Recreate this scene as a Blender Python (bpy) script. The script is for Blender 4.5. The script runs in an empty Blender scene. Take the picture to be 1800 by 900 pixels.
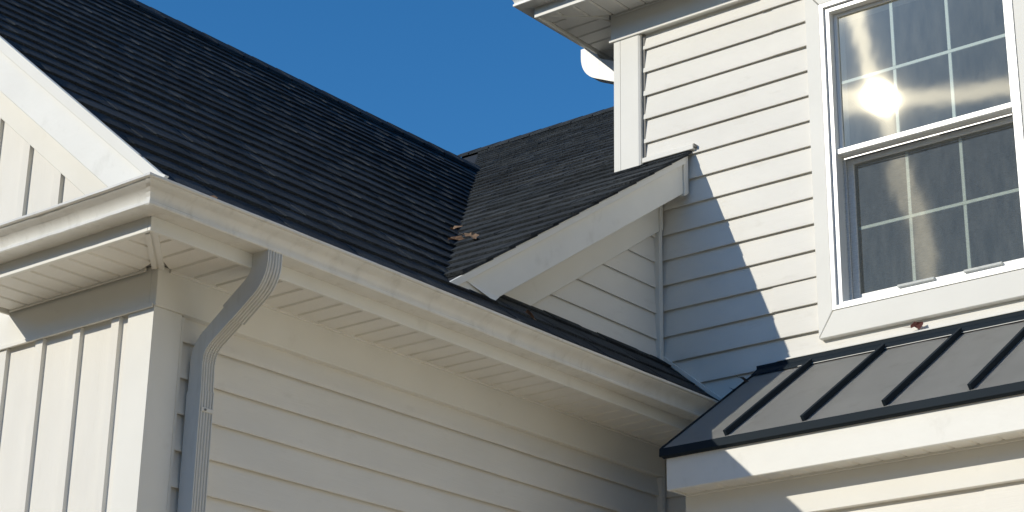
import bpy, bmesh, math, random
from mathutils import Vector, Matrix
random.seed(7)
scene = bpy.context.scene
col = scene.collection

# ------------------------------------------------------------------ camera
cam_d = bpy.data.cameras.new('camera')
cam = bpy.data.objects.new('camera', cam_d); col.objects.link(cam)
FPX, PX, PY = 3457.58, 1051.27, 383.51           # solved for the 1800 x 900 photograph
yaw, pit, rol = 0.6415, 0.3732, 0.0001
fw = Vector((-math.sin(yaw)*math.cos(pit), math.cos(yaw)*math.cos(pit), math.sin(pit)))
rt = Vector((math.cos(yaw), math.sin(yaw), 0)); up = rt.cross(fw)
r2 = rt*math.cos(rol)+up*math.sin(rol); u2 = up*math.cos(rol)-rt*math.sin(rol)
M = Matrix((r2, u2, -fw)).transposed().to_4x4(); M.translation = Vector((5.0114, -4.1886, -1.9))
cam.matrix_world = M
cam_d.sensor_width = 36; cam_d.lens = FPX/1800*36
cam_d.shift_x = (900-PX)/1800; cam_d.shift_y = (PY-450)/1800
cam_d.clip_start = .05; cam_d.clip_end = 3000
scene.camera = cam

# ------------------------------------------------------------------ sky, sun, exposure
SUN = Vector((-0.4236, -0.8044, 0.4165)).normalized()
el = math.asin(SUN.z); az = math.atan2(SUN.x, SUN.y)
w = bpy.data.worlds.new('World'); scene.world = w; w.use_nodes = True
nt = w.node_tree; nt.nodes.clear()
sky = nt.nodes.new('ShaderNodeTexSky'); sky.sky_type = 'NISHITA'; sky.sun_disc = False
sky.sun_elevation = el; sky.sun_rotation = az % (2*math.pi)
sky.altitude = 100; sky.air_density = 1.0; sky.dust_density = 0.15; sky.ozone_density = 4.0
bg = nt.nodes.new('ShaderNodeBackground'); bg.inputs['Strength'].default_value = 0.128
wo = nt.nodes.new('ShaderNodeOutputWorld')
hs = nt.nodes.new('ShaderNodeHueSaturation'); hs.inputs['Saturation'].default_value = 1.26; hs.inputs['Value'].default_value = 1.0
nt.links.new(sky.outputs[0], hs.inputs['Color']); nt.links.new(hs.outputs[0], bg.inputs[0]); nt.links.new(bg.outputs[0], wo.inputs[0])
sl = bpy.data.lights.new('sun', 'SUN'); sl.energy = 3.0; sl.angle = math.radians(0.53); sl.color = (1, .94, .81)
so = bpy.data.objects.new('sun', sl); col.objects.link(so)
so.rotation_euler = SUN.to_track_quat('Z', 'Y').to_euler(); so.location = (0, 0, 30)
scene.view_settings.view_transform = 'Standard'; scene.view_settings.look = 'None'
scene.view_settings.gamma = 1; scene.view_settings.use_curve_mapping = False
scene.view_settings.exposure = 0.17
scene.render.engine = 'CYCLES'
scene.render.resolution_x = 1024; scene.render.resolution_y = 512

# ------------------------------------------------------------------ dimensions (metres)
ZG = -3.5          # ground
D = 3.018          # plane of the set back front wall
E5 = 0.127         # siding exposure
SOF, FRZ = 0.397, 0.262
XF = 0.295         # eave overhang (fascia face)
GB, GH = 0.435, 0.080
T1, T2 = 0.8135, 0.663
def P1(x): return .838-T1*x            # wing slope, faces +X
def P2(y): return 1.85+T2*(y-D)        # main slope, faces -Y
RX, RY = -3.05, 6.6                    # ridges
def YV(x): return D+(P1(x)-1.85)/T2    # valley
def XV(y): return (.838-P2(y))/T1

# ------------------------------------------------------------------ materials
def mat(name, colr, rough=.5, bump=0, bscale=(60, 60, 60), var=.0, vscale=(3, 3, 3), dirt=None, dscale=(4, 4, 4), dlo=.5, dhi=.75,
        metallic=0, spec=.5, rand=0, fine=0, detail=4):
    m = bpy.data.materials.new(name); m.use_nodes = True
    n = m.node_tree.nodes; l = m.node_tree.links; b = n['Principled BSDF']
    b.inputs['Roughness'].default_value = rough; b.inputs['Metallic'].default_value = metallic
    b.inputs['Specular IOR Level'].default_value = spec
    tc = n.new('ShaderNodeNewGeometry')
    def noise(sc, det=4, rgh=.55):
        mp = n.new('ShaderNodeMapping'); mp.inputs['Scale'].default_value = sc
        t = n.new('ShaderNodeTexNoise'); t.inputs['Scale'].default_value = 1; t.inputs['Detail'].default_value = det; t.inputs['Roughness'].default_value = rgh
        l.new(tc.outputs['Position'], mp.inputs['Vector']); l.new(mp.outputs[0], t.inputs['Vector']); return t
    cur = None
    rgb = n.new('ShaderNodeRGB'); rgb.outputs[0].default_value = (*colr, 1); cur = rgb.outputs[0]
    def mul(cur, val):
        hs = n.new('ShaderNodeHueSaturation'); l.new(cur, hs.inputs['Color']); l.new(val, hs.inputs['Value']); return hs.outputs[0]
    def rng(src, lo, hi, a=.3, bb=.7):
        r = n.new('ShaderNodeMapRange'); r.inputs['From Min'].default_value = a; r.inputs['From Max'].default_value = bb
        r.inputs['To Min'].default_value = lo; r.inputs['To Max'].default_value = hi; l.new(src, r.inputs['Value']); return r.outputs[0]
    if var: cur = mul(cur, rng(noise(vscale, detail).outputs['Fac'], 1-var, 1+var))
    if fine: cur = mul(cur, rng(noise((180, 180, 180), 2).outputs['Fac'], 1-fine, 1+fine))
    if rand:
        oi = n.new('ShaderNodeObjectInfo'); cur = mul(cur, rng(oi.outputs['Random'], 1-rand, 1+rand, 0, 1))
    if dirt:
        mx = n.new('ShaderNodeMixRGB'); mx.inputs[2].default_value = (*dirt, 1); l.new(cur, mx.inputs[1])
        l.new(rng(noise(dscale, 6, .65).outputs['Fac'], 0, .55, dlo, dhi), mx.inputs[0]); cur = mx.outputs[0]
    l.new(cur, b.inputs['Base Color'])
    if bump:
        bp = n.new('ShaderNodeBump'); bp.inputs['Strength'].default_value = 1; bp.inputs['Distance'].default_value = bump
        l.new(noise(bscale, 5).outputs['Fac'], bp.inputs['Height']); l.new(bp.outputs[0], b.inputs['Normal'])
    return m
W = (.80, .775, .715)
DIRT = (.50, .46, .38)
MV_X = mat('vinyl_siding_x', W, .68, .0012, (7, 60, 160), .035, (2.5, 3, 6), DIRT, (5, 5, 14), .60, .95, spec=.3)
MV_Y = mat('vinyl_siding_y', W, .68, .0012, (60, 7, 160), .035, (3, 2.5, 6), DIRT, (5, 5, 14), .60, .95, spec=.3)
MV_Z = mat('vinyl_siding_z', W, .68, .0012, (150, 60, 6), .03, (6, 3, 2.5), DIRT, (9, 9, 2), .62, .95, spec=.3)
MTRIM = mat('trim_white', (.80, .785, .73), .60, .0010, (9, 9, 9), .03, (3, 3, 3), DIRT, (7, 7, 7), .64, 1.0, spec=.35)
MFASC = mat('fascia_white', (.81, .80, .75), .52, .0022, (6, 6, 9), .03, (4, 4, 4), (.46, .44, .38), (9, 9, 6), .58, .95, spec=.4)
MGUT = mat('gutter_white', (.77, .755, .70), .24, .0012, (5, 5, 22), .05, (9, 9, 3), (.42, .39, .32), (16, 16, 4), .52, .85)
MSOF = mat('soffit_vinyl', (.82, .80, .74), .55, .0012, (120, 120, 120), .04, (5, 5, 5))
MGROOVE = mat('soffit_backing', (.30, .29, .27), .8)
MDSP = mat('downspout_white', (.70, .69, .65), .36, .0008, (30, 30, 8), .04, (9, 9, 3), (.42, .39, .32), (20, 20, 4), .55, .9)
MWIN = mat('window_vinyl', (.84, .84, .82), .28, .0005, (20, 20, 20), .02)
SH = [mat('shingle_granules_%s' % s, c, .95, .011, (110, 110, 110), .30, (7, 7, 7), None, rand=.18, fine=.35, spec=.25)
      for s, c in (('dark', (.036, .042, .047)), ('mid', (.044, .050, .055)), ('light', (.054, .060, .065)))]
MDECK = mat('roof_deck', (.02, .022, .025), .9)
MMET = mat('roof_metal_painted_sheen', (.42, .415, .39), .44, .0012, (3, 3, 3), .05, (3, 3, 3), (.22, .20, .17), (8, 8, 8), .55, .95, spec=.5)  # same paint as the dark trims; the sun's sheen is lightened into the colour
MMETD = mat('roof_metal_unlit', (.018, .026, .034), .62, 0, var=.06, spec=.06)  # same paint as the pans, left dark without their painted sheen
MROOM = mat('room_plaster', (.42, .40, .36), .8)
MPATH = mat('path_concrete', (.72, .575, .38), .85, .002, (40, 40, 40), .08, (1.5, 1.5, 1.5))
MCONC = mat('driveway_concrete', (.44, .33, .215), .85, .002, (40, 40, 40), .08, (1.5, 1.5, 1.5))
MROAD = mat('added_road_asphalt', (.05, .05, .05), .9, .004, (60, 60, 60), .1, (2, 2, 2))
MGRASS = mat('lawn', (.24, .20, .105), .9, .02, (30, 30, 30), .3, (2, 2, 2))
MMUNT = mat('muntin_grille', (.68, .70, .67), .5)
MGAP = mat('shade_and_fitting_grey', (.25, .24, .22), .8)  # painted shade on the post channel, plain grey on the small fittings
MLEAF = [mat('dry_leaf_%s' % s, c, .7, .001, (90, 90, 90), .25, (40, 40, 40)) for s, c in (('tan', (.46, .31, .20)), ('brown', (.30, .18, .105)), ('red', (.17, .055, .045)), ('dark', (.03, .022, .02)))]

def glass(name, k=.16):
    m = bpy.data.materials.new(name); m.use_nodes = True
    n = m.node_tree.nodes; l = m.node_tree.links; n.clear()
    out = n.new('ShaderNodeOutputMaterial'); tr = n.new('ShaderNodeBsdfTransparent'); tr.inputs[0].default_value = (.80, .86, .84, 1)
    geo = n.new('ShaderNodeNewGeometry')
    mp = n.new('ShaderNodeMapping'); mp.inputs['Scale'].default_value = (2.2, 3, 2.0); mp.inputs['Location'].default_value = (1.7, 0, .6)
    tx = n.new('ShaderNodeTexNoise'); tx.inputs['Scale'].default_value = 1; tx.inputs['Detail'].default_value = 3; tx.inputs['Roughness'].default_value = .35
    l.new(geo.outputs['Position'], mp.inputs[0]); l.new(mp.outputs[0], tx.inputs['Vector'])
    bp = n.new('ShaderNodeBump'); bp.inputs['Distance'].default_value = .0012; bp.inputs['Strength'].default_value = 1; l.new(tx.outputs['Fac'], bp.inputs['Height'])
    def gl(rough, aniso=0, tan=None, nrm=True):
        g = n.new('ShaderNodeBsdfAnisotropic'); g.distribution = 'GGX'; g.inputs['Roughness'].default_value = rough
        if aniso:
            g.inputs['Anisotropy'].default_value = aniso
            c = n.new('ShaderNodeCombineXYZ')
            for i, q in enumerate(tan): c.inputs[i].default_value = q
            l.new(c.outputs[0], g.inputs['Tangent'])
        g.inputs[0].default_value = (1, .93, .74, 1)
        if nrm: l.new(bp.outputs[0], g.inputs['Normal'])
        return g
    a = gl(.009, nrm=False); b1 = gl(.14, .92, (0, 0, 1)); b2 = gl(.14, .92, (1, 0, 0))
    m1 = n.new('ShaderNodeMixShader'); m1.inputs[0].default_value = .5; l.new(b1.outputs[0], m1.inputs[1]); l.new(b2.outputs[0], m1.inputs[2])
    m2 = n.new('ShaderNodeMixShader'); m2.inputs[0].default_value = .013; l.new(a.outputs[0], m2.inputs[1]); l.new(m1.outputs[0], m2.inputs[2])
    fr = n.new('ShaderNodeFresnel'); fr.inputs['IOR'].default_value = 1.5
    mm = n.new('ShaderNodeMath'); mm.operation = 'MULTIPLY_ADD'; mm.inputs[1].default_value = 1.6; mm.inputs[2].default_value = .06; mm.use_clamp = True
    l.new(fr.outputs[0], mm.inputs[0])
    m3 = n.new('ShaderNodeMixShader'); l.new(mm.outputs[0], m3.inputs[0]); l.new(tr.outputs[0], m3.inputs[1]); l.new(m2.outputs[0], m3.inputs[2])
    df = n.new('ShaderNodeBsdfDiffuse'); df.inputs[0].default_value = (.62, .64, .60, 1)
    m4 = n.new('ShaderNodeMixShader'); l.new(m3.outputs[0], m4.inputs[1]); l.new(df.outputs[0], m4.inputs[2])
    mp2 = n.new('ShaderNodeMapping'); mp2.inputs['Scale'].default_value = (30, 30, 8)
    t2 = n.new('ShaderNodeTexNoise'); t2.inputs['Scale'].default_value = 1; t2.inputs['Detail'].default_value = 6
    l.new(geo.outputs['Position'], mp2.inputs[0]); l.new(mp2.outputs[0], t2.inputs['Vector'])
    mr_ = n.new('ShaderNodeMapRange'); mr_.inputs['From Min'].default_value = .3; mr_.inputs['From Max'].default_value = .7; mr_.inputs['To Min'].default_value = .035; mr_.inputs['To Max'].default_value = .10
    l.new(t2.outputs['Fac'], mr_.inputs['Value']); l.new(mr_.outputs[0], m4.inputs[0])
    l.new(m4.outputs[0], out.inputs[0]); return m
MGLASS = glass('window_glass')
def screen_mat():
    m = bpy.data.materials.new('insect_screen_mesh'); m.use_nodes = True
    n = m.node_tree.nodes; l = m.node_tree.links; n.clear()
    out = n.new('ShaderNodeOutputMaterial'); tr = n.new('ShaderNodeBsdfTransparent'); df = n.new('ShaderNodeBsdfDiffuse')
    df.inputs[0].default_value = (.13, .14, .145, 1)
    geo = n.new('ShaderNodeNewGeometry'); mp = n.new('ShaderNodeMapping'); mp.inputs['Scale'].default_value = (40, 40, 220)
    t = n.new('ShaderNodeTexNoise'); t.inputs['Scale'].default_value = 1; t.inputs['Detail'].default_value = 3
    l.new(geo.outputs['Position'], mp.inputs[0]); l.new(mp.outputs[0], t.inputs['Vector'])
    r = n.new('ShaderNodeMapRange'); r.inputs['From Min'].default_value = .3; r.inputs['From Max'].default_value = .7; r.inputs['To Min'].default_value = .08; r.inputs['To Max'].default_value = .26
    l.new(t.outputs['Fac'], r.inputs['Value']); mx = n.new('ShaderNodeMixShader'); l.new(r.outputs[0], mx.inputs[0])
    l.new(tr.outputs[0], mx.inputs[1]); l.new(df.outputs[0], mx.inputs[2]); l.new(mx.outputs[0], out.inputs[0]); return m
MSCREEN = screen_mat()

# ------------------------------------------------------------------ helpers
def tag(o, label=None, cat=None, kind=None, group=None):
    for k, v in (('label', label), ('category', cat), ('kind', kind), ('group', group)):
        if v: o[k] = v
    return o
WL = {}
def link(name, mesh, parent, loc=(0, 0, 0), rot=None):
    o = bpy.data.objects.new(name, mesh); col.objects.link(o)
    o.location = loc
    if rot is not None: o.rotation_euler = rot
    if parent is not None:
        o.parent = parent; o.matrix_parent_inverse = Matrix.Translation(-WL[parent.name])
    WL[o.name] = Vector(loc); return o
def mk(name, bm, mats, parent, smooth=None, recentre=True):
    bmesh.ops.recalc_face_normals(bm, faces=bm.faces)
    c = Vector((0, 0, 0))
    if recentre:
        vs = [v.co for v in bm.verts]
        lo = Vector(map(min, *vs)); hi = Vector(map(max, *vs)); c = (lo+hi)/2
        for v in bm.verts: v.co -= c
    me = bpy.data.meshes.new(name)
    bm.to_mesh(me); bm.free()
    for m in (mats if isinstance(mats, (list, tuple)) else [mats]): me.materials.append(m)
    if smooth:
        for p in me.polygons: p.use_smooth = True
        me.set_sharp_from_angle(angle=math.radians(smooth))
    return link(name, me, parent, c)
def abox(bm, x0, x1, y0, y1, z0, z1, mi=0):
    v = [bm.verts.new((x, y, z)) for x in (x0, x1) for y in (y0, y1) for z in (z0, z1)]
    for f in ((0, 1, 3, 2), (4, 6, 7, 5), (0, 4, 5, 1), (2, 3, 7, 6), (0, 2, 6, 4), (1, 5, 7, 3)):
        bm.faces.new([v[i] for i in f]).material_index = mi
def bev(bm, w=.002):
    bmesh.ops.bevel(bm, geom=list(bm.edges), offset=w, segments=1, affect='EDGES', clamp_overlap=True)
def box(name, x0, x1, y0, y1, z0, z1, m, parent, b=.002):
    bm = bmesh.new(); abox(bm, x0, x1, y0, y1, z0, z1)
    if b: bev(bm, b)
    return mk(name, bm, m, parent)
def aprism(bm, poly, ax, a, b, mi=0, nseg=1, jit=0):
    """poly: 2D points in the plane normal to ax (order of the remaining axes), extruded a..b"""
    rings = []
    for i in range(nseg+1):
        t = a+(b-a)*i/nseg; ring = []
        for (p, q) in poly:
            c = [p, q]; c.insert(ax, t); ring.append(bm.verts.new(c))
        rings.append(ring)
    n = len(poly)
    for i in range(nseg):
        for j in range(n):
            f = bm.faces.new((rings[i][j], rings[i][(j+1) % n], rings[i+1][(j+1) % n], rings[i+1][j])); f.material_index = mi
    bm.faces.new(rings[0]).material_index = mi; bm.faces.new(rings[-1]).material_index = mi
    return rings
def prism(name, poly, ax, a, b, m, parent, bv=0, smooth=None):
    bm = bmesh.new(); aprism(bm, poly, ax, a, b)
    if bv: bev(bm, bv)
    return mk(name, bm, m, parent, smooth)
def hull8(name, lower, upper, m, parent):
    """frustum between two quads"""
    bm = bmesh.new(); a = [bm.verts.new(p) for p in lower]; b = [bm.verts.new(p) for p in upper]; n = len(a)
    bm.faces.new(a); bm.faces.new(b)
    for i in range(n): bm.faces.new((a[i], a[(i+1) % n], b[(i+1) % n], b[i]))
    return mk(name, bm, m, parent)

# ------------------------------------------------------------------ ground
def sheet(name, x0, x1, y0, y1, z, m, label):
    bm = bmesh.new(); bm.faces.new([bm.verts.new(p) for p in ((x0, y0, z), (x1, y0, z), (x1, y1, z), (x0, y1, z))])
    o = mk(name, bm, m, None); tag(o, label, name, 'structure'); return o
sheet('ground', -900, 900, -900, 900, ZG-.02, MGRASS, 'dry straw coloured lawn around the house')
bm = bmesh.new(); abox(bm, -8, 14, -3.2, -.0, ZG-.3, ZG-.002)
tag(mk('driveway', bm, MCONC, None), 'pale concrete driveway in front of the house', 'driveway', 'structure')
bm = bmesh.new(); abox(bm, .0, 14, 0.004, 3.2, ZG-.3, ZG-.006)
tag(mk('path', bm, MPATH, None), 'pale concrete path along the house wall', 'path', 'structure')

bm = bmesh.new(); abox(bm, -70, 70, -24, -7, ZG-.3, ZG-.012)  # unseen dark strip, added to cut bounce light on the front faces
tag(mk('added_road', bm, MROAD, None), 'unseen dark asphalt strip added to cut bounced light', 'added_road', 'structure')
# unseen trees behind the viewer, added to block the low southern sky
MWOOD = mat('added_woods_foliage', (.050, .052, .030), .9, .05, (3, 3, 3), .35, (.6, .6, .6))
rw = random.Random(3); vs, fs_ = [], []
ico = bmesh.new(); bmesh.ops.create_icosphere(ico, subdivisions=1, radius=1)
iv = [v.co.copy() for v in ico.verts]; ifc = [[v.index for v in f.verts] for f in ico.faces]; ico.free()
for i in range(1500):
    a_ = math.radians(rw.uniform(185, 315)); R_ = rw.uniform(46, 58); top = 13.5+1.6*math.sin(a_*9)+1.1*math.sin(a_*23+1)
    c_ = Vector((math.cos(a_)*R_, math.sin(a_)*R_, ZG+rw.random()**.7*top)); r_ = rw.uniform(.8, 2.0)
    b_ = len(vs)
    for v in iv:
        k_ = r_*rw.uniform(.7, 1.3); vs.append((c_.x+v.x*k_, c_.y+v.y*k_, c_.z+v.z*k_*.8))
    fs_ += [[b_+j for j in f] for f in ifc]
me = bpy.data.meshes.new('added_woods'); me.from_pydata(vs, [], fs_); me.materials.append(MWOOD)
wd_ = bpy.data.objects.new('added_woods', me); col.objects.link(wd_); tag(wd_, 'dark unseen tree line added to shade the front walls', 'added_woods', 'stuff')

house = bpy.data.objects.new('house', None); col.objects.link(house); house.location = (0, 0, ZG); WL['house'] = Vector((0, 0, ZG))
house.empty_display_size = .3
tag(house, 'white sided house with dark shingle roofs, white gutters and a black metal porch roof', 'house')

# ------------------------------------------------------------------ siding
def board(parent, ax, a, b, z0, z1, face, sgn, m, nm='siding_board', dp=.0135):
    """lap board along axis ax; face = coordinate of the sheathing plane, sgn = outward direction"""
    bm = bmesh.new(); n = max(1, int(abs(b-a)/.35))
    prof = [(-.001, z0+.013), (dp-.0045, z0+.013), (dp-.004, z0), (dp-.001, z0), (dp, z0+.002), (dp-.0008, z0+.016), (.0015, z1+.012), (-.001, z1+.012)]
    poly = []
    for d, z in prof:
        poly.append((face+sgn*d, z))
    rings = aprism(bm, poly, ax, a, b, 0, n)
    for i, r in enumerate(rings):
        jd = random.gauss(0, .0005); jz = random.gauss(0, .0006)
        for k in (1, 2, 3, 4, 5):
            r[k].co[1-ax] += sgn*jd; r[k].co.z += jz
    return mk(nm, bm, m, parent)

# wing side wall (faces +X)
wall_s = box('wing_side_wall', -.15, -.016, .06, D, ZG, .42, MV_Y, house, 0)
z = .172; first = True
while z > ZG:
    top = FRZ if first else z+E5
    jn = random.uniform(.9, 2.4) if random.random() < .0 else None
    board(wall_s, 1, .118, D-.035, max(z, ZG), top, -.0155, 1, MV_Y, dp=.0185); first = False; z -= E5
# gable side wall above the wing roof (faces +X)
OFS = .20
ystart = 1.45
bm = bmesh.new(); aprism(bm, [(ystart, .45), (D, .45), (D, P2(D)-.14), (ystart, P2(ystart)-.14)], 0, -.15, -.016)
wall_g = mk('gable_side_wall', bm, MV_Y, house)
for k in range(0, 5):
    z = 1.297+E5-E5*k; zt = z+E5
    if k == 4: pass
    ys = max(1.3, D+(zt+.19-1.85)/T2)
    board(wall_g, 1, ys, D-.03, z, zt, -.0135, 1, MV_Y)
board(wall_g, 1, D+(.916+.19-1.85)/T2, D-.03, .822, .916, -.0135, 1, MV_Y)
z = 1.297+2*E5; board(wall_g, 1, D+(z+E5+.19-1.85)/T2, D-.03, z, z+E5, -.0135, 1, MV_Y)

# wing front gable wall (faces -Y), board and batten
bm = bmesh.new(); LX = 2*RX
aprism(bm, [(-.03, ZG), (-.03, P1(-.03)-.12), (RX, P1(RX)-.12), (LX+.03, P1(-.03)-.12), (LX+.03, ZG)], 1, .0, .14)
wall_f = mk('wing_front_wall', bm, MV_Z, house)
def batten(xr, z0, z1):
    bm = bmesh.new(); aprism(bm, [(xr-.048, .001), (xr-.043, -.015), (xr-.003, -.015), (xr, .001)], 2, z0, z1)
    mk('batten', bm, MV_Z, wall_f)
k = 0
while True:
    xr = -.163-.2047*k
    if xr < LX+.1: break
    batten(xr, ZG, FRZ-.002)
    pk = P1(xr) if xr > RX else P1(2*RX-xr)
    if pk-.40 > .62: batten(xr, FRZ+.12, pk-.37)
    k += 1

# corner posts of the wing
bm = bmesh.new()
aprism(bm, [(-.125, .0), (-.125, -.010), (-.118, -.016), (.012, -.016), (.012, .108), (.006, .115), (-.014, .115), (-.014, .0)], 2, ZG, FRZ-.001)
post = mk('corner_post', bm, MTRIM, house)
box('channel_trim', -.014, .004, .1165, .131, ZG, FRZ-.003, MTRIM, post, .002)
# inside corners at the set back wall
box('inside_corner_trim', -.014, .020, D-.040, D-.012, .765, P2(D)-.33, MTRIM, house, .002)
box('inside_corner_trim', -.014, .020, D-.040, D-.012, ZG, FRZ-.003, MTRIM, house, .002)

# friezes of the wing
box('frieze_board', -.014, .020, -.018, D-.012, FRZ, SOF+.01, MTRIM, house, .002)
fr = box('frieze_board', LX, -.0145, -.018, .0, FRZ, SOF+.012, MTRIM, house, .002)
box('frieze_lip', LX, .010, -.026, -.0185, FRZ-.006, FRZ+.008, MTRIM, fr, .001)
def rakeprism(name, x0, x1, top, bot, y0, y1, m, parent, bv=.002):
    return prism(name, [(x0, P1(x0)+top), (x1, P1(x1)+top), (x1, P1(x1)+bot), (x0, P1(x0)+bot)], 1, y0, y1, m, parent, bv)
rakeprism('rake_frieze_board', RX, .0, -.18, -.408, -.022, .0, MTRIM, house)
YR = -.277
rb = rakeprism('rake_board', RX, .285, -.040, -.205, YR, YR+.02, MFASC, house)
prism('rake_drip_trim', [(RX, P1(RX)-.002), (.312, P1(.312)-.002), (.345, P1(.312)-.018), (.325, P1(.312)-.034), (.300, P1(.300)-.052), (RX, P1(RX)-.054)], 1, YR-.016, YR-.0005, MTRIM, rb, .0015)
rakeprism('rake_soffit', RX, .28, -.175, -.185, YR+.0205, -.0005, MSOF, house, 0)
# left half of the wing front, out of the picture
def mir(x): return 2*RX-x
for nm, tp, bt, y0, y1, m in (('rake_board', -.004, -.205, YR-.01, YR+.02, MFASC), ('rake_frieze_board', -.18, -.408, -.022, -.0, MTRIM)):
    x0, x1 = RX-.001, .3
    prism(nm, [(mir(x0), P1(x0)+tp), (mir(x1), P1(x1)+tp), (mir(x1), P1(x1)+bt), (mir(x0), P1(x0)+bt)], 1, y0, y1, m, house, .002)

# ------------------------------------------------------------------ gutters
GPROF = [(0, 0), (.060, 0), (.074, .0), (.077, .003), (.077, .013), (.0725, .0155), (.0735, .026), (.080, .040), (.092, .051), (.105, .0575), (.1135, .065), (.1145, .0685),
         (.122, .0695), (.125, .072), (.125, .0795), (.121, .0815), (.113, .0805), (.112, .0755), (.108, .064), (.090, .056), (.076, .043), (.069, .027), (.069, .004), (.003, .004), (.003, .085), (0, .085)]
def gutter(name, ends, zb, parent, m=MGUT, wav=.0016):
    """ends: list of two functions d -> (x, y) giving the start and the end of each profile line"""
    bm = bmesh.new(); rings = []; N = 24; ph = random.random()*9
    for i in range(N+1):
        t = i/N; ring = []
        for d, z in GPROF:
            a = ends[0](d); b = ends[1](d)
            x = a[0]+(b[0]-a[0])*t; y = a[1]+(b[1]-a[1])*t
            wz = wav*math.sin(3.3*t*2+ph)*(d/.12)+(random.gauss(0, .0005) if 0 < i < N else 0)
            ring.append(bm.verts.new((x, y, zb+z+wz)))
        rings.append(ring)
    n = len(GPROF)
    for i in range(N):
        for j in range(n): bm.faces.new((rings[i][j], rings[i][(j+1) % n], rings[i+1][(j+1) % n], rings[i+1][j]))
    bm.faces.new(rings[0]); bm.faces.new(rings[-1])
    return mk(name, bm, m, parent, 26)
g_s = gutter('gutter', (lambda d: (XF+d+.0005, -XF-d), lambda d: (XF+d+.0005, D-.018)), GB, house)
g_f = gutter('gutter', (lambda d: (-.80, -XF-d-.0005), lambda d: (XF+d-.0008, -XF-d-.0005)), GB, house)
# end plate of the front gutter
bm = bmesh.new(); aprism(bm, [(-XF, GB), (-XF-.075, GB), (-XF-.085, GB+.03), (-XF-.124, GB+.06), (-XF-.124, GB+.08), (-XF, GB+.08)], 0, -.803, -.8005); mk('end_cap', bm, MGUT, g_f)
# mitre strip wrapped round the corner of the gutter
bm = bmesh.new(); ro = []
for s in (0, 1, 2):
    ring = []
    for d, z in GPROF[:15]:
        dd = d+.0016
        p = {0: (XF+dd-.020, -XF-dd), 1: (XF+dd, -XF-dd), 2: (XF+dd, -XF-dd+.014)}[s]
        ring.append(bm.verts.new((p[0], p[1], GB+z-(.0015 if z < .003 else 0)+(.001 if z > .078 else 0))))
    ro.append(ring)
for s in (0, 1):
    for j in range(14): bm.faces.new((ro[s][j], ro[s][j+1], ro[s+1][j+1], ro[s+1][j]))
mk('mitre_strip', bm, MGUT, g_s)
for yy in (.55, 1.25, 1.95, 2.65):
    box('hanger', XF+.004, XF+.112, yy-.012, yy+.012, GB+.066, GB+.070, MGUT, g_s, 0)
# fascia boards behind the gutters
box('fascia_board', XF-.014, XF, -XF, D-.018, SOF-.012, .533, MFASC, house, .0015)
box('fascia_board', -.772, XF-.0145, -XF, -XF+.014, SOF-.012, .533, MFASC, house, .0015)
ret = prism('return_cap', [(-.015, .60), (-.015, .50), (-XF+.0145, .50), (-XF-.02, .538), (-XF-.02, .545)], 0, -.775, .02, MMETD, house)
prism('return_end_board', [(-.019, .59), (-.019, SOF-.012), (-XF, SOF-.012), (-XF, .53)], 0, -.786, -.7765, MTRIM, house, .0015)

# ------------------------------------------------------------------ soffits made of separate panels
def soffit_panel(parent, q, z, th=.014, ins=.009):
    """q: quad corners (x, y), counter clockwise, visible face down at height z"""
    c = Vector((sum(p[0] for p in q)/4, sum(p[1] for p in q)/4))
    lo = []
    ex = [Vector(p) for p in q]
    for i in range(4):
        a, b, d = ex[i-1], ex[i], ex[(i+1) % 4]
        u = (a-b); v = (d-b)
        lu, lv = max(u.length, 1e-6), max(v.length, 1e-6)
        lo.append(b+u/lu*min(ins, lu*.3)+v/lv*min(ins, lv*.3))
    return hull8('soffit_panel', [(p.x, p.y, z) for p in lo], [(p.x, p.y, z+th) for p in ex], MSOF, parent)
SP = .1015
# side soffit
sof_s = box('soffit', .012, XF-.0145, -XF+.02, D-.02, SOF+.0125, SOF+.024, MGROOVE, house, 0)
y = -XF+.018; x1 = XF-.016
ys = [y+SP*i for i in range(int((D-.03-y)/SP)+1)]+[D-.022]
for a, b in zip(ys, ys[1:]):
    if b-a < .02: continue
    xa = max(.020, -a+.012); xb = max(.020, -b+.012)
    if x1-xa < .03 and x1-xb < .03: continue
    soffit_panel(sof_s, [(min(xa, x1-.004), a), (x1, a), (x1, b), (xb, b)], SOF)
box('channel_trim', .0145, .030, .03, D-.014, SOF-.007, SOF+.008, MTRIM, sof_s, .0015)
# return soffit on the front
sof_f = box('soffit', -.772, .2, -XF+.0145, -.019, SOF+.0125, SOF+.024, MGROOVE, house, 0)
x = -.768; xs = [x+SP*i for i in range(20)]
for a, b in zip(xs, xs[1:]):
    if a > XF-.04: break
    b = min(b, XF-.016)
    ya = min(-.026, -a-.012); yb = min(-.026, -b-.012); y0 = -XF+.016
    soffit_panel(sof_f, [(a, y0), (b, y0), (b, max(yb, y0+.004)), (a, max(ya, y0+.004))], SOF)
box('channel_trim', -.770, -.03, -.034, -.0265, SOF-.007, SOF+.008, MTRIM, sof_f, .0015)
box('channel_trim', -.770, XF-.016, -XF+.0145, -XF+.030, SOF-.006, SOF-.001, MTRIM, sof_f, .0015)
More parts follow.
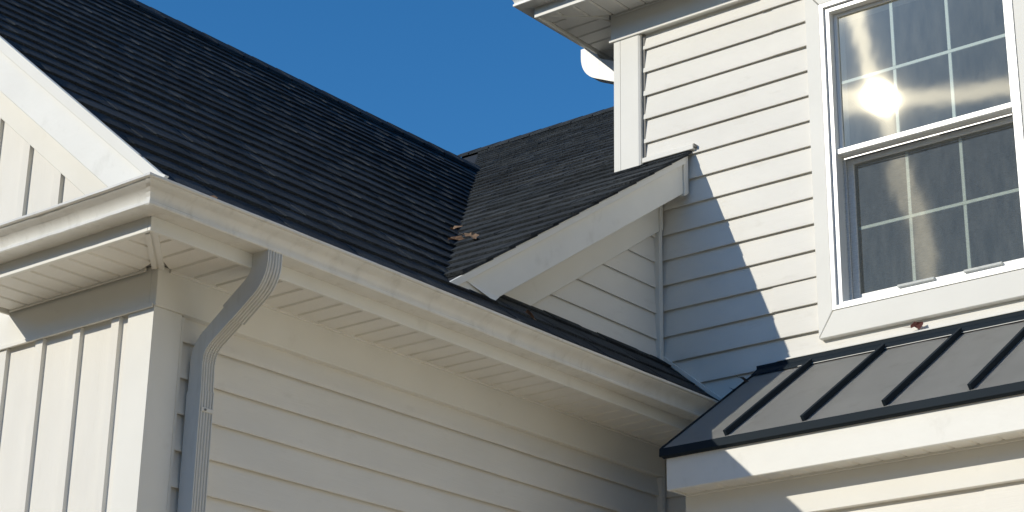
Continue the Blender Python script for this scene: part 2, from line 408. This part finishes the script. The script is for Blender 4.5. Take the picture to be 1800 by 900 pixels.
# diagonal cover strip in the soffit corner
bm = bmesh.new(); s = .021
for (a, b2, zz) in ((-s, -.004, SOF-.006), (.004, s, SOF-.006), (-.004, .004, SOF-.001)):
    k = .70711; A = Vector((.016, -.016)); B = Vector((XF-.018, -XF+.018)); nrm = Vector((k, k))
    pts = [A+nrm*a, B+nrm*a, B+nrm*b2, A+nrm*b2]
    lo = [bm.verts.new((p.x, p.y, zz)) for p in pts]; hi = [bm.verts.new((p.x, p.y, SOF+.007)) for p in pts]
    bm.faces.new(lo); bm.faces.new(hi)
    for i in range(4): bm.faces.new((lo[i], lo[(i+1) % 4], hi[(i+1) % 4], hi[i]))
mk('mitre_cover', bm, MTRIM, sof_s)

# ------------------------------------------------------------------ shingle roofs
def deck(name, poly3, th, m):
    bm = bmesh.new()
    a = [bm.verts.new(p) for p in poly3]; b = [bm.verts.new((p[0], p[1], p[2]-th)) for p in poly3]; n = len(a)
    bm.faces.new(a); bm.faces.new(b)
    for i in range(n): bm.faces.new((a[i], a[(i+1) % n], b[(i+1) % n], b[i]))
    return mk(name, bm, m, house)
Q1 = lambda x, y: (x, y, P1(x)-.024)
Q2 = lambda x, y: (x, y, P2(y)-.024)
roof1 = deck('wing_roof', [Q1(.318, YR-.004), Q1(.318, D-.02), Q1(-.30, D-.02), Q1(-.30, 5.6), Q1(RX, 5.6), Q1(RX, YR-.004)], .03, MDECK)
roof1b = deck('wing_roof', [(mir(q[0]), q[1], q[2]) for q in [Q1(.33, YR-.01), Q1(.33, 6.5), Q1(RX+.001, 6.5), Q1(RX+.001, YR-.01)]], .05, SH[0])
YE = 1.22
roof2 = deck('main_roof', [Q2(.168, YE+.05), Q2(.168, D-.02), Q2(-.28, D-.02), Q2(-.28, RY), Q2(-6.5, RY), Q2(-6.5, YV(RX)-.3), Q2(-2.2, YV(-2.2)-.15)], .03, MDECK)
deck('main_roof', [(-6.5, RY+.001, P2(RY)-.03), (-.28, RY+.001, P2(RY)-.03), (-.28, RY+5, P2(RY)-.03-5*T2), (-6.5, RY+5, P2(RY)-.03-5*T2)], .05, SH[0])
def shingle(parent, s0, s1, s0t, s1t, t0, exp, frame, light=0.0):
    """strip from s0..s1 on its lower edge (s0t..s1t on the upper), t0 = distance up the slope; frame(s, t, h) -> xyz"""
    bm = bmesh.new(); T = exp+.045
    def brick(a0, a1, b0, b1, ta, tb, h0a, h1a, h0b, h1b, mi):
        v = [bm.verts.new(frame(*p)) for p in ((a0, ta, h0a), (a1, ta, h0a), (b1, tb, h0b), (b0, tb, h0b), (a0, ta, h1a), (a1, ta, h1a), (b1, tb, h1b), (b0, tb, h1b))]
        for f in ((0, 1, 2, 3), (4, 5, 6, 7), (0, 1, 5, 4), (1, 2, 6, 5), (2, 3, 7, 6), (3, 0, 4, 7)):
            bm.faces.new([v[i] for i in f]).material_index = mi
    j = random.gauss(0, .0012)
    brick(s0, s1, s0t, s1t, t0, t0+T, -.012, .000+j, -.019, -.0100, random.choice((0, 0, 1)))
    # laminated tabs
    L = s1-s0; p = random.uniform(-.05, .1); slope0 = (s0t-s0)/T; slope1 = (s1t-s1)/T
    while p < L-.03:
        wd = random.uniform(.14, .34); a = max(p, .004); b = min(p+wd, L-.004)
        if b-a > .035:
            dt = random.uniform(-.004, .004); tp = exp*.98
            hh = random.uniform(.0020, .0040)
            lo0, lo1 = s0+a, s0+b
            hi0, hi1 = lo0+.006, lo1-.006
            hi0 = max(hi0, s0+slope0*tp+.003); hi1 = min(hi1, s1+slope1*tp-.003)
            lo0 = max(lo0, s0+max(0, slope0*dt)); 
            if hi1-hi0 > .02:
                brick(lo0, lo1, hi0, hi1, t0+dt, t0+tp, -.006, hh+j, -.018, hh-.0105, random.choice((0, 1, 1, 2)))
        p += wd+random.uniform(.03, .12)
    return mk('shingle', bm, SH, parent)
EXP = .172
def run(parent, s0, s1, s0t, s1t, t0, frame, L=.98):
    off = random.uniform(.15, L); cuts = [s0]
    lo, hi = max(s0, s0t), min(s1, s1t)
    p = s0+off
    while p < hi-.12:
        if p > lo+.12: cuts.append(p)
        p += L
    cuts.append(s1)
    for i, (a, b) in enumerate(zip(cuts, cuts[1:])):
        at = s0t if i == 0 else a; bt = s1t if i == len(cuts)-2 else b
        shingle(parent, a+(.001 if i else 0), b-.001, at+(.001 if i else 0), bt-.001, t0, EXP, frame)
C1 = math.sqrt(1+T1*T1); C2 = math.sqrt(1+T2*T2)
XE = .333
def fr1(s, t, h):        # s = y, t up the slope from the eave
    x = XE-t/C1; return (x+h*T1/C1, s, P1(x)-.006+h/C1)
n1 = int((XE-RX)*C1/EXP)
for k in range(n1+1):
    t0 = k*EXP; xb = XE-t0/C1; xt = xb-(EXP+.045)/C1
    if xt < RX-.02: break
    if xb > .02: e0 = e1 = D-.021
    else: e0, e1 = YV(xb)+.012, YV(xt)+.012
    run(roof1, YR-.012, e0, YR-.012, e1, t0, fr1)
XR2 = .194
def fr2(s, t, h):        # s = x, t up the slope from y = YE
    y = YE+t/C2; return (s, y-h*T2/C2, P2(y)-.006+h/C2)
n2 = int((RY-YE)*C2/EXP)
for k in range(n2):
    t0 = k*EXP; yb = YE+t0/C2; yt = yb+(EXP+.045)/C2
    lo0, lo1 = max(XV(yb)-.05, -4.3), max(XV(yt)-.05, -4.3)
    if yb < D-.02: hi0 = hi1 = XR2
    else: hi0 = hi1 = -.268
    if yb < D-.02 < yt: pass
    if hi0-lo0 < .05: continue
    run(roof2, lo0, hi0, lo1, hi1, t0, fr2)
# ridge caps
for k in range(28):
    y0 = YR+.0+k*.2
    if y0 > YV(RX)-.1: break
    z = P1(RX)-.002
    bm = bmesh.new(); d = .14
    aprism(bm, [(RX-d, z-d*T1+.012), (RX, z+.012), (RX+d, z-d*T1+.012), (RX+d, z-d*T1-.004), (RX, z-.004), (RX-d, z-d*T1-.004)], 1, y0, y0+.21)
    for v in bm.verts: v.co.z += .003*(1-(v.co.y-y0)/.21)
    mk('ridge_cap', bm, SH[random.choice((0, 1))], roof1)
for k in range(22):
    x0 = -4.4+k*.2
    if x0 > -.45: break
    z = P2(RY)-.002; d = .14
    bm = bmesh.new(); aprism(bm, [(RY-d, z-d*T2+.012), (RY, z+.012), (RY+d, z-d*T2+.012), (RY+d, z-d*T2-.004), (RY, z-.004), (RY-d, z-d*T2-.004)], 0, x0, x0+.21)
    for v in bm.verts: v.co.z += .003*((v.co.x-x0)/.21)
    mk('ridge_cap', bm, SH[random.choice((0, 1))], roof2)

# rake of the side gable (faces +X)
def rake2(name, ya, yb, top, bot, x0, x1, m, parent, bv=.002):
    return prism(name, [(ya, P2(ya)+top), (yb, P2(yb)+top), (yb, P2(yb)+bot), (ya, P2(ya)+bot)], 0, x0, x1, m, parent, bv)
rb2 = rake2('rake_board', 1.27, D-.052, -.050, -.212, .152, .170, MFASC, house)
rake2('rake_drip_trim', 1.22, D-.050, -.026, -.062, .1705, .188, MTRIM, rb2, .0015)
rake2('rake_board_end', D-.0515, D-.016, -.020, -.225, .150, .178, MTRIM, rb2, .0015)
rake2('rake_soffit', 1.4, D-.02, -.190, -.200, .0145, .1515, MSOF, house, 0)
rf2 = rake2('rake_frieze_board', 1.5, D-.0415, -.18, -.372, -.014, .022, MTRIM, house)
rake2('frieze_end', D-.0410, D-.014, -.18, -.376, -.013, .027, MTRIM, rf2, .0015)
# bent metal flap at the foot of the rake board
bm = bmesh.new()
f0 = [(.1735, 1.405, P2(1.405)-.056), (.1725, 1.43, P2(1.43)-.058), (.1725, 1.62, P2(1.62)-.212), (.187, 1.575, P2(1.575)-.215)]
a = [bm.verts.new(p) for p in f0]; b = [bm.verts.new((p[0]-.003, p[1]+.001, p[2])) for p in f0]
bm.faces.new(a); bm.faces.new(b)
for i in range(4): bm.faces.new((a[i], a[(i+1) % 4], b[(i+1) % 4], b[i]))
mk('metal_flap', bm, MFASC, rb2)

# ------------------------------------------------------------------ set back front wall with the window (faces -Y)
WX0, WX1, WZ0, WZ1 = .935, 1.895, .872, 2.376
UX = -.246; XEND = 6.0; USOF, UFRZ = 2.683, 2.543
bm = bmesh.new(); f = D+.014
for q in ((UX+.01, WX0, ZG, 2.75), (WX1, XEND, ZG, 2.75), (WX0, WX1, WZ1, 2.75), (WX0, WX1, ZG, WZ0)): abox(bm, q[0], q[1], f, f+.14, q[2], q[3])
wall_m = mk('main_front_wall', bm, MV_X, house)
box('main_left_wall', UX+.01, UX+.15, f+.1405, 9.5, .9, 2.75, MV_Y, house, 0)
ZR = 2.456
joints = {-1: 1.9, 0: .6, 1: .66, 2: .665, 12: .61, 13: .62}
for k in range(0, 22):
    z0 = ZR-E5*k; z1 = z0+E5
    if k == 0: z1 = UFRZ-.002
    xl = -.09 if z0 > 1.80 else .004
    if z0 < ZG: break
    for a, b in ((xl, .868), (1.962, XEND)):
        if z0 < .752: 
            if a > 1: continue
            b = XEND
        cuts = [a, b]
        if k in joints and a < 1: cuts = [a, joints[k], b]
        elif a > 1 or b > 2: cuts = [a, (a if a > 1 else 1)+random.uniform(1.2, 2.2), b]
        for i, (c, d) in enumerate(zip(cuts, cuts[1:])):
            o = board(wall_m, 0, c+(.0006 if i else 0), d, z0 if k != 13 else z0, z1, D+.0135, -1, MV_X, dp=.0175)
            if i == 1: o.location.y -= .0035
# corner post of the upper storey
ZP = 1.838
bm = bmesh.new()
aprism(bm, [(UX-.006, D+.10), (UX-.012, D-.018), (UX-.008, D-.024), (UX+.030, D-.024), (UX+.0315, D-.019), (UX+.033, D-.024), (UX+.140, D-.024), (UX+.150, D-.018), (UX+.150, D+.012), (UX+.02, D+.012), (UX+.02, D+.10)], 2, ZP-.02, UFRZ-.004)
mk('corner_post', bm, MTRIM, house)
box('channel_trim', UX+.151, UX+.166, D-.002, D+.012, ZP+.03, UFRZ-.003, MGAP, house, 0)  # dark grey paints in the corner post's shadow on this channel
# roof to wall flashing, white
fl = box('roof_flashing', -.088, .212, D-.022, D-.0005, 1.836, 1.862, MTRIM, house, .002)
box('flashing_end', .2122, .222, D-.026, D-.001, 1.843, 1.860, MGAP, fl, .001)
# sloping flashing where the wing roof meets the wall
prism('step_flashing', [(.012, P1(.012)-.012), (.36, P1(.36)-.012), (.36, P1(.36)+.014), (.012, P1(.012)+.014)], 1, D-.018, D-.001, MTRIM, house, .0015)
# upper frieze
uf = box('frieze_board', UX-.030, XEND, D-.022, D+.013, UFRZ, USOF+.01, MTRIM, house, .002)
box('frieze_lip', UX-.034, XEND, D-.032, D-.0225, UFRZ-.006, UFRZ+.010, MTRIM, uf, .0015)
box('frieze_board', UX-.030, UX+.005, D+.0135, 9.5, UFRZ, USOF+.01, MTRIM, house, .002)
# upper eave
UFY, UFXX = D-.272, UX-.325
box('fascia_board', UFXX, XEND, UFY, UFY+.014, USOF-.012, USOF+.15, MFASC, house, .0015)
box('fascia_board', UFXX, UFXX+.014, UFY+.0145, 9.5, USOF-.012, USOF+.15, MFASC, house, .0015)
gu = gutter('gutter', (lambda d: (UFXX-d, UFY-d-.0005), lambda d: (XEND, UFY-d-.0005)), USOF+.042, house)
gutter('gutter', (lambda d: (UFXX-d-.0005, UFY-d+.001), lambda d: (UFXX-d-.0005, 9.5)), USOF+.042, house)
su = box('soffit', UFXX+.016, XEND, UFY+.016, D-.024, USOF+.0085, USOF+.016, MGROOVE, house, 0)
sv = box('soffit', UFXX+.016, UX-.032, D-.0235, 9.5, USOF+.0085, USOF+.016, MGROOVE, house, 0)
xs = [UFXX+.018+SP*i for i in range(62)]
dgx = (UX-.034-UFXX-.018)/(D-.026-UFY-.018)
for a, b in zip(xs, xs[1:]):
    y0, y1 = UFY+.018, D-.034
    fa = y0+(a-UFXX-.018)/dgx-.008; fb = y0+(b-UFXX-.018)/dgx-.008
    soffit_panel(su, [(a, y0), (b, y0), (b, min(y1, fb)), (a, min(y1, max(fa, y0+.004)))], USOF)
ys = [UFY+.018+SP*i for i in range(48)]
for a, b in zip(ys, ys[1:]):
    x0, x1 = UFXX+.018, UX-.034
    ga = x0+(a-UFY-.018)*dgx-.008; gb = x0+(b-UFY-.018)*dgx-.008
    soffit_panel(sv, [(x0, a), (min(x1, max(ga, x0+.004)), a), (min(x1, gb), b), (x0, b)], USOF)
box('channel_trim', UFXX+.016, XEND, UFY+.0145, UFY+.030, USOF-.006, USOF-.001, MTRIM, su, .001)
box('channel_trim', UX-.02, XEND, D-.034, D-.024, USOF-.006, USOF+.007, MTRIM, su, .001)
bm = bmesh.new(); A = Vector((UX-.034, D-.030)); B = Vector((UFXX+.02, UFY+.02)); dr = (B-A).normalized(); nr = Vector((-dr.y, dr.x))*.012
pts = [A+nr, B+nr, B-nr, A-nr]; lo = [bm.verts.new((p.x, p.y, USOF-.005)) for p in pts]; hi = [bm.verts.new((p.x, p.y, USOF+.007)) for p in pts]
bm.faces.new(lo); bm.faces.new(hi)
for i in range(4): bm.faces.new((lo[i], lo[(i+1) % 4], hi[(i+1) % 4], hi[i]))
mk('mitre_cover', bm, MTRIM, su)
# hip roof of the upper storey
t = .5; ez = USOF+.145
A0 = (UFXX-.03, UFY-.03, ez); mid = 3.2
bm = bmesh.new()
v = [bm.verts.new(p) for p in (A0, (XEND, UFY-.03, ez), (XEND, UFY-.03+mid, ez+mid*t), (A0[0]+mid, A0[1]+mid, ez+mid*t), (A0[0], 9.5, ez), (A0[0]+mid, 9.5-mid, ez+mid*t), (XEND, 9.5, ez), (XEND, 9.5-mid, ez+mid*t))]
for fc in ((0, 1, 2, 3), (0, 3, 5, 4), (4, 5, 7, 6), (3, 2, 7, 5)): bm.faces.new([v[i] for i in fc])
bmesh.ops.solidify(bm, geom=list(bm.faces), thickness=-.03)
mk('upper_roof', bm, SH[1], house)

# ------------------------------------------------------------------ window
def ringbox(bm, x0, x1, z0, z1, w, y0, y1, wb=None, wt=None):
    wb = wb or w; wt = wt or w
    abox(bm, x0, x0+w, y0, y1, z0, z1); abox(bm, x1-w, x1, y0, y1, z0, z1)
    abox(bm, x0+w, x1-w, y0, y1, z0, z0+wb); abox(bm, x0+w, x1-w, y0, y1, z1-wt, z1)
bm = bmesh.new(); ringbox(bm, WX0, WX1, WZ0, WZ1, .022, D-.030, D+.13, .020); bev(bm, .0015)
win = mk('window', bm, MWIN, house); tag(win, 'double hung white window with grilles and sun glinting in the upper glass')
bm = bmesh.new(); ringbox(bm, WX0+.0225, WX1-.0225, WZ0+.0205, WZ1-.0225, .024, D-.016, D+.125, .014); bev(bm, .0015); mk('window_frame', bm, MWIN, win)
ix0, ix1, iz0, iz1 = WX0+.047, WX1-.047, WZ0+.035, WZ1-.047
MEET = 1.625
# casing (mitred)
cw = .094
def quadprism(name, pts, y0, y1, m, parent):
    bm = bmesh.new(); aprism(bm, pts, 1, y0, y1); bev(bm, .003); return mk(name, bm, m, parent)
ox0, ox1, oz0, oz1 = WX0-.077, WX1+.077, WZ0-.118, WZ1+.10
g = .0012
quadprism('casing', [(ox0, oz0+g), (ox0, oz1-g), (WX0-g, WZ1-g), (WX0-g, WZ0+g)], D-.026, D+.012, MTRIM, win)
quadprism('casing', [(ox1, oz0+g), (ox1, oz1-g), (WX1+g, WZ1-g), (WX1+g, WZ0+g)], D-.026, D+.012, MTRIM, win)
quadprism('casing', [(ox0+g, oz0), (ox1-g, oz0), (WX1-g, WZ0-g), (WX0+g, WZ0-g)], D-.027, D+.012, MTRIM, win)
quadprism('casing', [(ox0+g, oz1), (ox1-g, oz1), (WX1-g, WZ1+g), (WX0+g, WZ1+g)], D-.027, D+.012, MTRIM, win)
def sash(x0, x1, z0, z1, st, rb_, rt_, yp, nm):
    bm = bmesh.new(); ringbox(bm, x0, x1, z0, z1, st, yp, yp+.034, rb_, rt_); bev(bm, .002)
    s = mk('sash', bm, MWIN, win)
    gx0, gx1, gz0, gz1 = x0+st, x1-st, z0+rb_, z1-rt_
    bm = bmesh.new(); v = [bm.verts.new(p) for p in ((gx0-.004, yp+.010, gz0-.004), (gx1+.004, yp+.010, gz0-.004), (gx1+.004, yp+.010, gz1+.004), (gx0-.004, yp+.010, gz1+.004))]
    bm.faces.new(v); mk('pane', bm, MGLASS, win)
    mw = .0085
    for i in (1, 2):
        xx = gx0+(gx1-gx0)*i/3
        for za, zb in ((gz0, (gz0+gz1)/2-mw), ((gz0+gz1)/2+mw, gz1)): box('muntin', xx-mw, xx+mw, yp+.013, yp+.020, za, zb, MMUNT, win, .0015)
    zz = (gz0+gz1)/2; box('muntin', gx0, gx1, yp+.0125, yp+.0205, zz-mw+.0003, zz+mw-.0003, MMUNT, win, .0015)
sash(ix0+.0005, ix1-.0005, MEET-.012, iz1-.0005, .018, .030, .016, D+.020, 'upper')
sash(ix0+.002, ix1-.002, iz0+.0005, MEET-.014, .034, .052, .026, D+.076, 'lower')
box('meeting_rail', ix0+.0005, ix1-.0005, D-.004, D+.0195, MEET-.013, MEET+.014, MWIN, win, .003)
box('rail_lip', ix0+.02, ix1-.02, D+.022, D+.027, MEET-.034, MEET-.029, MWIN, win, 0)
box('jamb_track', ix0, ix0+.010, D+.050, D+.062, iz0, iz1, MWIN, win, .001)
for xx in (1.30, 1.62): box('sash_lift', xx-.09, xx+.09, D+.062, D+.0755, iz0+.040, iz0+.052, MMUNT, win, .002)
bm = bmesh.new(); bm.faces.new([bm.verts.new(p) for p in ((ix0+.001, D+.036, iz0+.001), (ix1-.001, D+.036, iz0+.001), (ix1-.001, D+.036, MEET-.030), (ix0+.001, D+.036, MEET-.030))])
mk('insect_screen', bm, MSCREEN, win)
box('latch', 1.40, 1.46, D+.056, D+.075, MEET-.020, MEET-.008, MWIN, win, .002)
# room behind the window
bm = bmesh.new(); abox(bm, .2, 2.9, f+.142, f+3.6, .1, 2.68); 
fs = [fc for fc in bm.faces if abs(fc.calc_center_median().y-(f+.142)) < 1e-3]; bmesh.ops.delete(bm, geom=fs, context='FACES')
bmesh.ops.solidify(bm, geom=list(bm.faces), thickness=.01)
mk('room', bm, MROOM, house)

# ------------------------------------------------------------------ porch bay with the standing seam roof
BX, BXE = .541, XEND
TM = .674; BYE = 2.228; BZE = .147
def PM(y): return BZE+TM*(y-BYE)
BW = 2.402; BSOF = -.018
bay = box('porch_wall', BX+.022, BXE, BW+.014, D+.01, ZG, .02, MV_X, house, 0)
z = -.168
k = 0
while z > ZG+.1:
    z -= E5
    cs = [BX+.02, 1.2+random.uniform(0, 1.5), BXE]
    for i, (c, d) in enumerate(zip(cs, cs[1:])):
        o = board(bay, 0, c+(.0006 if i else 0), d, z, z+E5-(.0 if k else .004), BW+.0135, -1, MV_X, dp=.0175)
        if i: o.location.y -= .0035
    k += 1
box('frieze_board', BX+.010, BXE, BW-.020, BW+.0135, -.166, BSOF+.006, MTRIM, house, .002)
bs = box('soffit', BX+.015, BXE, 2.272, BW+.01, BSOF+.0085, BSOF+.016, MGROOVE, house, 0)
x = BX+.022
while x < BXE-.1:
    soffit_panel(bs, [(x, 2.274), (x+SP, 2.274), (x+SP, BW-.026), (x, BW-.026)], BSOF+.002, .007, .010); x += SP
box('channel_trim', BX+.02, BXE, BW-.032, BW-.0205, BSOF-.006, BSOF+.006, MTRIM, bs, .001)
box('fascia_board', BX+.008, BXE, 2.250, 2.2715, BSOF-.004, .118, MFASC, house, .003)
prism('fascia_board', [(2.272, BSOF), (BW, BSOF), (D-.001, .3), (D-.001, PM(D)-.03), (2.272, PM(2.272)-.03)], 0, BX+.0085, BX+.021, MFASC, house)
# metal roof: deck, pans, seams, edge trims
mr = prism('metal_roof', [(BYE+.004, PM(BYE)-.028), (D, PM(D)-.028), (D, PM(D)-.006), (BYE+.004, PM(BYE)-.006)], 0, BX+.003, BXE, MMETD, house)
seams = [.845+.36*i for i in range(15)]
edges = [BX+.001]+seams
sn = TM/math.sqrt(1+TM*TM); cs_ = 1/math.sqrt(1+TM*TM)
for a, b in zip(edges, edges[1:]):
    if b > BXE: break
    bm = bmesh.new(); n = 6; grid = []
    for i in range(n+1):
        row = []
        for j in range(7):
            y = BYE+.003+(D-.004-BYE-.003)*j/6; x = a+.0008+(b-a-.0016)*i/n
            h = random.gauss(0, .0011) if 0 < i < n and 0 < j < 6 else 0
            row.append(bm.verts.new((x, y-h*sn, PM(y)+h*cs_)))
        grid.append(row)
    for i in range(n):
        for j in range(6): bm.faces.new((grid[i][j], grid[i+1][j], grid[i+1][j+1], grid[i][j+1]))
    geo = bmesh.ops.solidify(bm, geom=list(bm.faces), thickness=.004)
    mk('roof_pan', bm, MMET, mr, 30)
for xs_ in seams:
    if xs_ > BXE-.05: break
    hs = .030; y0, y1 = BYE+.022, D-.079
    bm = bmesh.new()
    aprism(bm, [(y0, PM(y0)-.003), (y1, PM(y1)-.003), (y1, PM(y1)+hs), (y0-.018, PM(y0)+hs-.012)], 0, xs_-.0075, xs_+.0075); bev(bm, .0015)
    mk('seam', bm, MMETD, mr)
# left edge trim, drip edge, head flashing
prism('edge_trim', [(BYE, PM(BYE)-.030), (D-.002, PM(D)-.030), (D-.002, PM(D)+.006), (BYE, PM(BYE)+.006)], 0, BX-.008, BX+.0003, MMETD, mr)
prism('drip_edge', [(BYE-.004, PM(BYE)+.003), (BYE-.006, PM(BYE)-.030), (BYE+.001, PM(BYE)-.032), (BYE+.002, PM(BYE)-.002)], 0, BX-.0075, BXE, MMETD, mr)
prism('drip_hem', [(BYE+.0015, PM(BYE)-.025), (BYE+.0185, PM(BYE)-.029), (BYE+.0185, PM(BYE)-.037), (BYE+.0015, PM(BYE)-.033)], 0, BX, BXE, MMETD, mr)
y0 = D-.080
prism('head_flashing', [(y0, PM(y0)+.0045), (y0+.002, PM(y0)+.013), (D-.030, PM(D-.030)+.015), (D-.030, .690), (D-.018, .690), (D-.018, PM(D-.018)+.0045)], 0, BX-.006, BXE, MMETD, mr)
prism('flashing_hem', [(y0-.006, PM(y0)+.0035), (y0-.006, PM(y0)+.0065), (y0-.0005, PM(y0)+.0085), (y0-.0005, PM(y0)+.0045)], 0, BX+.24, BXE, MMET, mr)
box('channel_trim', BX+.10, BXE, D-.034, D-.0175, .6905, .698, MTRIM, house, .001)
# ------------------------------------------------------------------ downspouts
def dprof(hx, hy, ribs=5, amp=.0080):
    pts = []
    def edge(p, q, nx, ny):
        N = ribs*4
        for i in range(N):
            t = i/N; m_ = .06 < t < .94
            a = amp*(0, .15, 1, .15)[i % 4] if m_ else 0
            pts.append((p[0]+(q[0]-p[0])*t-nx*a, p[1]+(q[1]-p[1])*t-ny*a))
    edge((hx, -hy), (hx, hy), 1, 0); pts.append((hx, hy)); edge((-hx, hy), (-hx, -hy), -1, 0); pts.append((-hx, -hy))
    return pts
def fillet(path, r, n=7):
    out = [path[0]]
    for a, b, c in zip(path, path[1:], path[2:]):
        a, b, c = Vector(a), Vector(b), Vector(c)
        u = (a-b).normalized(); v = (c-b).normalized(); p = b+u*r; q = b+v*r
        for i in range(n+1):
            t = i/n; out.append(tuple((1-t)**2*p+2*t*(1-t)*b+t*t*q))
    out.append(path[-1]); return out
def pipe(name, path, yc, hx, hy, m, parent, crimp=0):
    bm = bmesh.new(); pr = dprof(hx, hy); rings = []; P = [Vector(p) for p in path]
    for i, p in enumerate(P):
        tg = (P[min(i+1, len(P)-1)]-P[max(i-1, 0)]).normalized()
        nr = Vector((-tg.y, tg.x))      # in the xz plane, points to +X when going down
        sc = 1-(crimp*(i % 2) if 0 < i < len(P)-1 else 0)
        rings.append([bm.verts.new((p.x+nr.x*a*sc, yc+b, p.y+nr.y*a*sc)) for a, b in pr])
    n = len(pr)
    for r0, r1 in zip(rings, rings[1:]):
        for j in range(n): bm.faces.new((r0[j], r0[(j+1) % n], r1[(j+1) % n], r1[j]))
    bm.faces.new(rings[0]); bm.faces.new(rings[-1])
    return mk(name, bm, m, parent, 24)
def midp(a, b, t): return (a[0]+(b[0]-a[0])*t, a[1]+(b[1]-a[1])*t)
YD = .188; hx, hy = .033, .029
pa, pb, pc, pd = (.334, GB+.002), (.334, .350), (.047, .150), (.047, -.012)
dsp = pipe('downspout', [(.047, -.004), (.047, ZG+.15)], YD, hx+.002, hy+.002, MDSP, house)
m1 = midp(pb, pc, .52)
pipe('elbow', fillet([pa, pb, m1], .06, 8), YD, hx+.005, hy+.004, MDSP, dsp)
pipe('elbow', [midp(m1, pc, -.06)]+fillet([m1, pc, pd], .055, 16)[1:], YD, hx, hy, MDSP, dsp, .075)
bm = bmesh.new(); abox(bm, .03, .047+hx+.004, YD-hy+.006, YD+hy+.005, -.080, -.064); bev(bm, .002); mk('strap', bm, MDSP, dsp)
box('screw', .047+hx+.004, .047+hx+.009, YD-.010, YD-.003, -.076, -.069, MGAP, dsp, .001)
# upper downspout on the hidden left wall: only its elbow shows
YU = 3.30; ux = UFXX-.045
ds2 = pipe('downspout', [(UX-.065, 2.28), (UX-.065, 1.75)], YU, hx, hy, MDSP, house)
pipe('elbow', fillet([(ux, USOF+.044), (ux, 2.612), (UX-.065, 2.475), (UX-.065, 2.26)], .07, 8), YU, .054, .034, MDSP, ds2)

# ------------------------------------------------------------------ dry leaves
def leaf(label, loc, size, m, rot, seed):
    rnd = random.Random(seed); bm = bmesh.new()
    n = 11; c = bm.verts.new((0, 0, .1*size)); ring = []
    for i in range(n):
        a = 2*math.pi*i/n; r = size*(.62+.22*(i % 2)+rnd.uniform(-.22, .22))*(1.15 if math.cos(a) > .4 else .8)
        ring.append(bm.verts.new((r*math.cos(a)*1.15, r*math.sin(a)*.75, size*(.30*abs(math.sin(a))**1.5+.10*math.cos(a)**2+rnd.uniform(-.10, .14)))))
    for i in range(n): bm.faces.new((c, ring[i], ring[(i+1) % n]))
    s = [bm.verts.new((-size*.6, -.002, .0)), bm.verts.new((-size*.6, .002, .0)), bm.verts.new((-size*1.7, .001, size*.25))]; bm.faces.new(s)
    bmesh.ops.solidify(bm, geom=list(bm.faces), thickness=.0012)
    bmesh.ops.recalc_face_normals(bm, faces=bm.faces)
    me = bpy.data.meshes.new('dry_leaf'); bm.to_mesh(me); bm.free(); me.materials.append(m)
    o = link('dry_leaf', me, None, loc, rot); return tag(o, label, 'leaf', None, 'fallen dry leaves')
sl2 = math.atan(T2); sl1 = math.atan(T1)
leaf('pale tan flat leaf lying highest beside the roof valley', (-.80, 2.44, P2(2.44)+.014), .042, MLEAF[0], (sl2, 0, .1), 1)
leaf('brown curled leaf lying in the roof valley between two tan leaves', (-.48, 2.085, P2(2.085)+.014), .050, MLEAF[1], (sl2, .1, .4), 2)
leaf('tan upright leaf on the shingles, farthest out from the roof valley', (-.365, 2.06, P2(2.06)+.016), .040, MLEAF[0], (sl2+.4, .3, .5), 3)
leaf('reddish brown leaf on the shingle strip above the long gutter', (.262, 1.70, P1(.262)+.012), .040, MLEAF[1], (0, sl1, .5), 4)
leaf('small grey brown leaf sticking up out of the gutter near its corner', (.375, -.13, GB+.088), .030, MLEAF[1], (.9, .4, .2), 5)
leaf('small dark red leaf caught on the siding under the window', (1.334, D-.022, .722), .036, MLEAF[2], (1.25, .0, .1), 6)
leaf('dark wet leaf clump caught at the edge of the metal roof', (BX-.005, D-.155, PM(D-.155)+.022), .030, MLEAF[3], (.5, .6, .4), 7)
leaf('tiny dark leaf scrap beside the gutter end and the metal roof', (BX-.003, D-.24, PM(D-.24)+.012), .018, MLEAF[3], (.5, .3, 1.4), 8)


# ------------------------------------------------------------------ unseen house added to bounce warm light onto the shaded side walls
nh = bpy.data.objects.new('added_bounce_house', None); col.objects.link(nh); nh.location = (14, 2, ZG); WL['added_bounce_house'] = Vector((14, 2, ZG))
tag(nh, 'unseen cream two storey house added to bounce warm light', 'house')
MNB = mat('bounce_house_cream', (.80, .75, .60), .6, .004, (8, 8, 60), .04, (2, 2, 2))
NX, NY0, NY1, NH = 9.8, -5.5, 10.0, 6.4
box('wall', NX, NX+9, NY0, NY1, ZG, ZG+NH, MNB, nh, 0)
prism('roof', [(NX-.4, ZG+NH-.1), (NX+4.5, ZG+NH+3.0), (NX+9.4, ZG+NH-.1), (NX+9.4, ZG+NH+.05), (NX+4.5, ZG+NH+3.2), (NX-.4, ZG+NH+.05)], 1, NY0-.3, NY1+.3, SH[1], nh)
for yy in (-2.5, 6.6):
    wn = box('window', NX-.03, NX-.001, yy, yy+.95, ZG+3.8, ZG+5.2, MWIN, nh, .004)
    for (a_, b_) in ((.03, .68), (.72, 1.37)): box('pane', NX-.034, NX-.0305, yy+.05, yy+.90, ZG+3.8+a_, ZG+3.8+b_, MGAP, wn, 0)
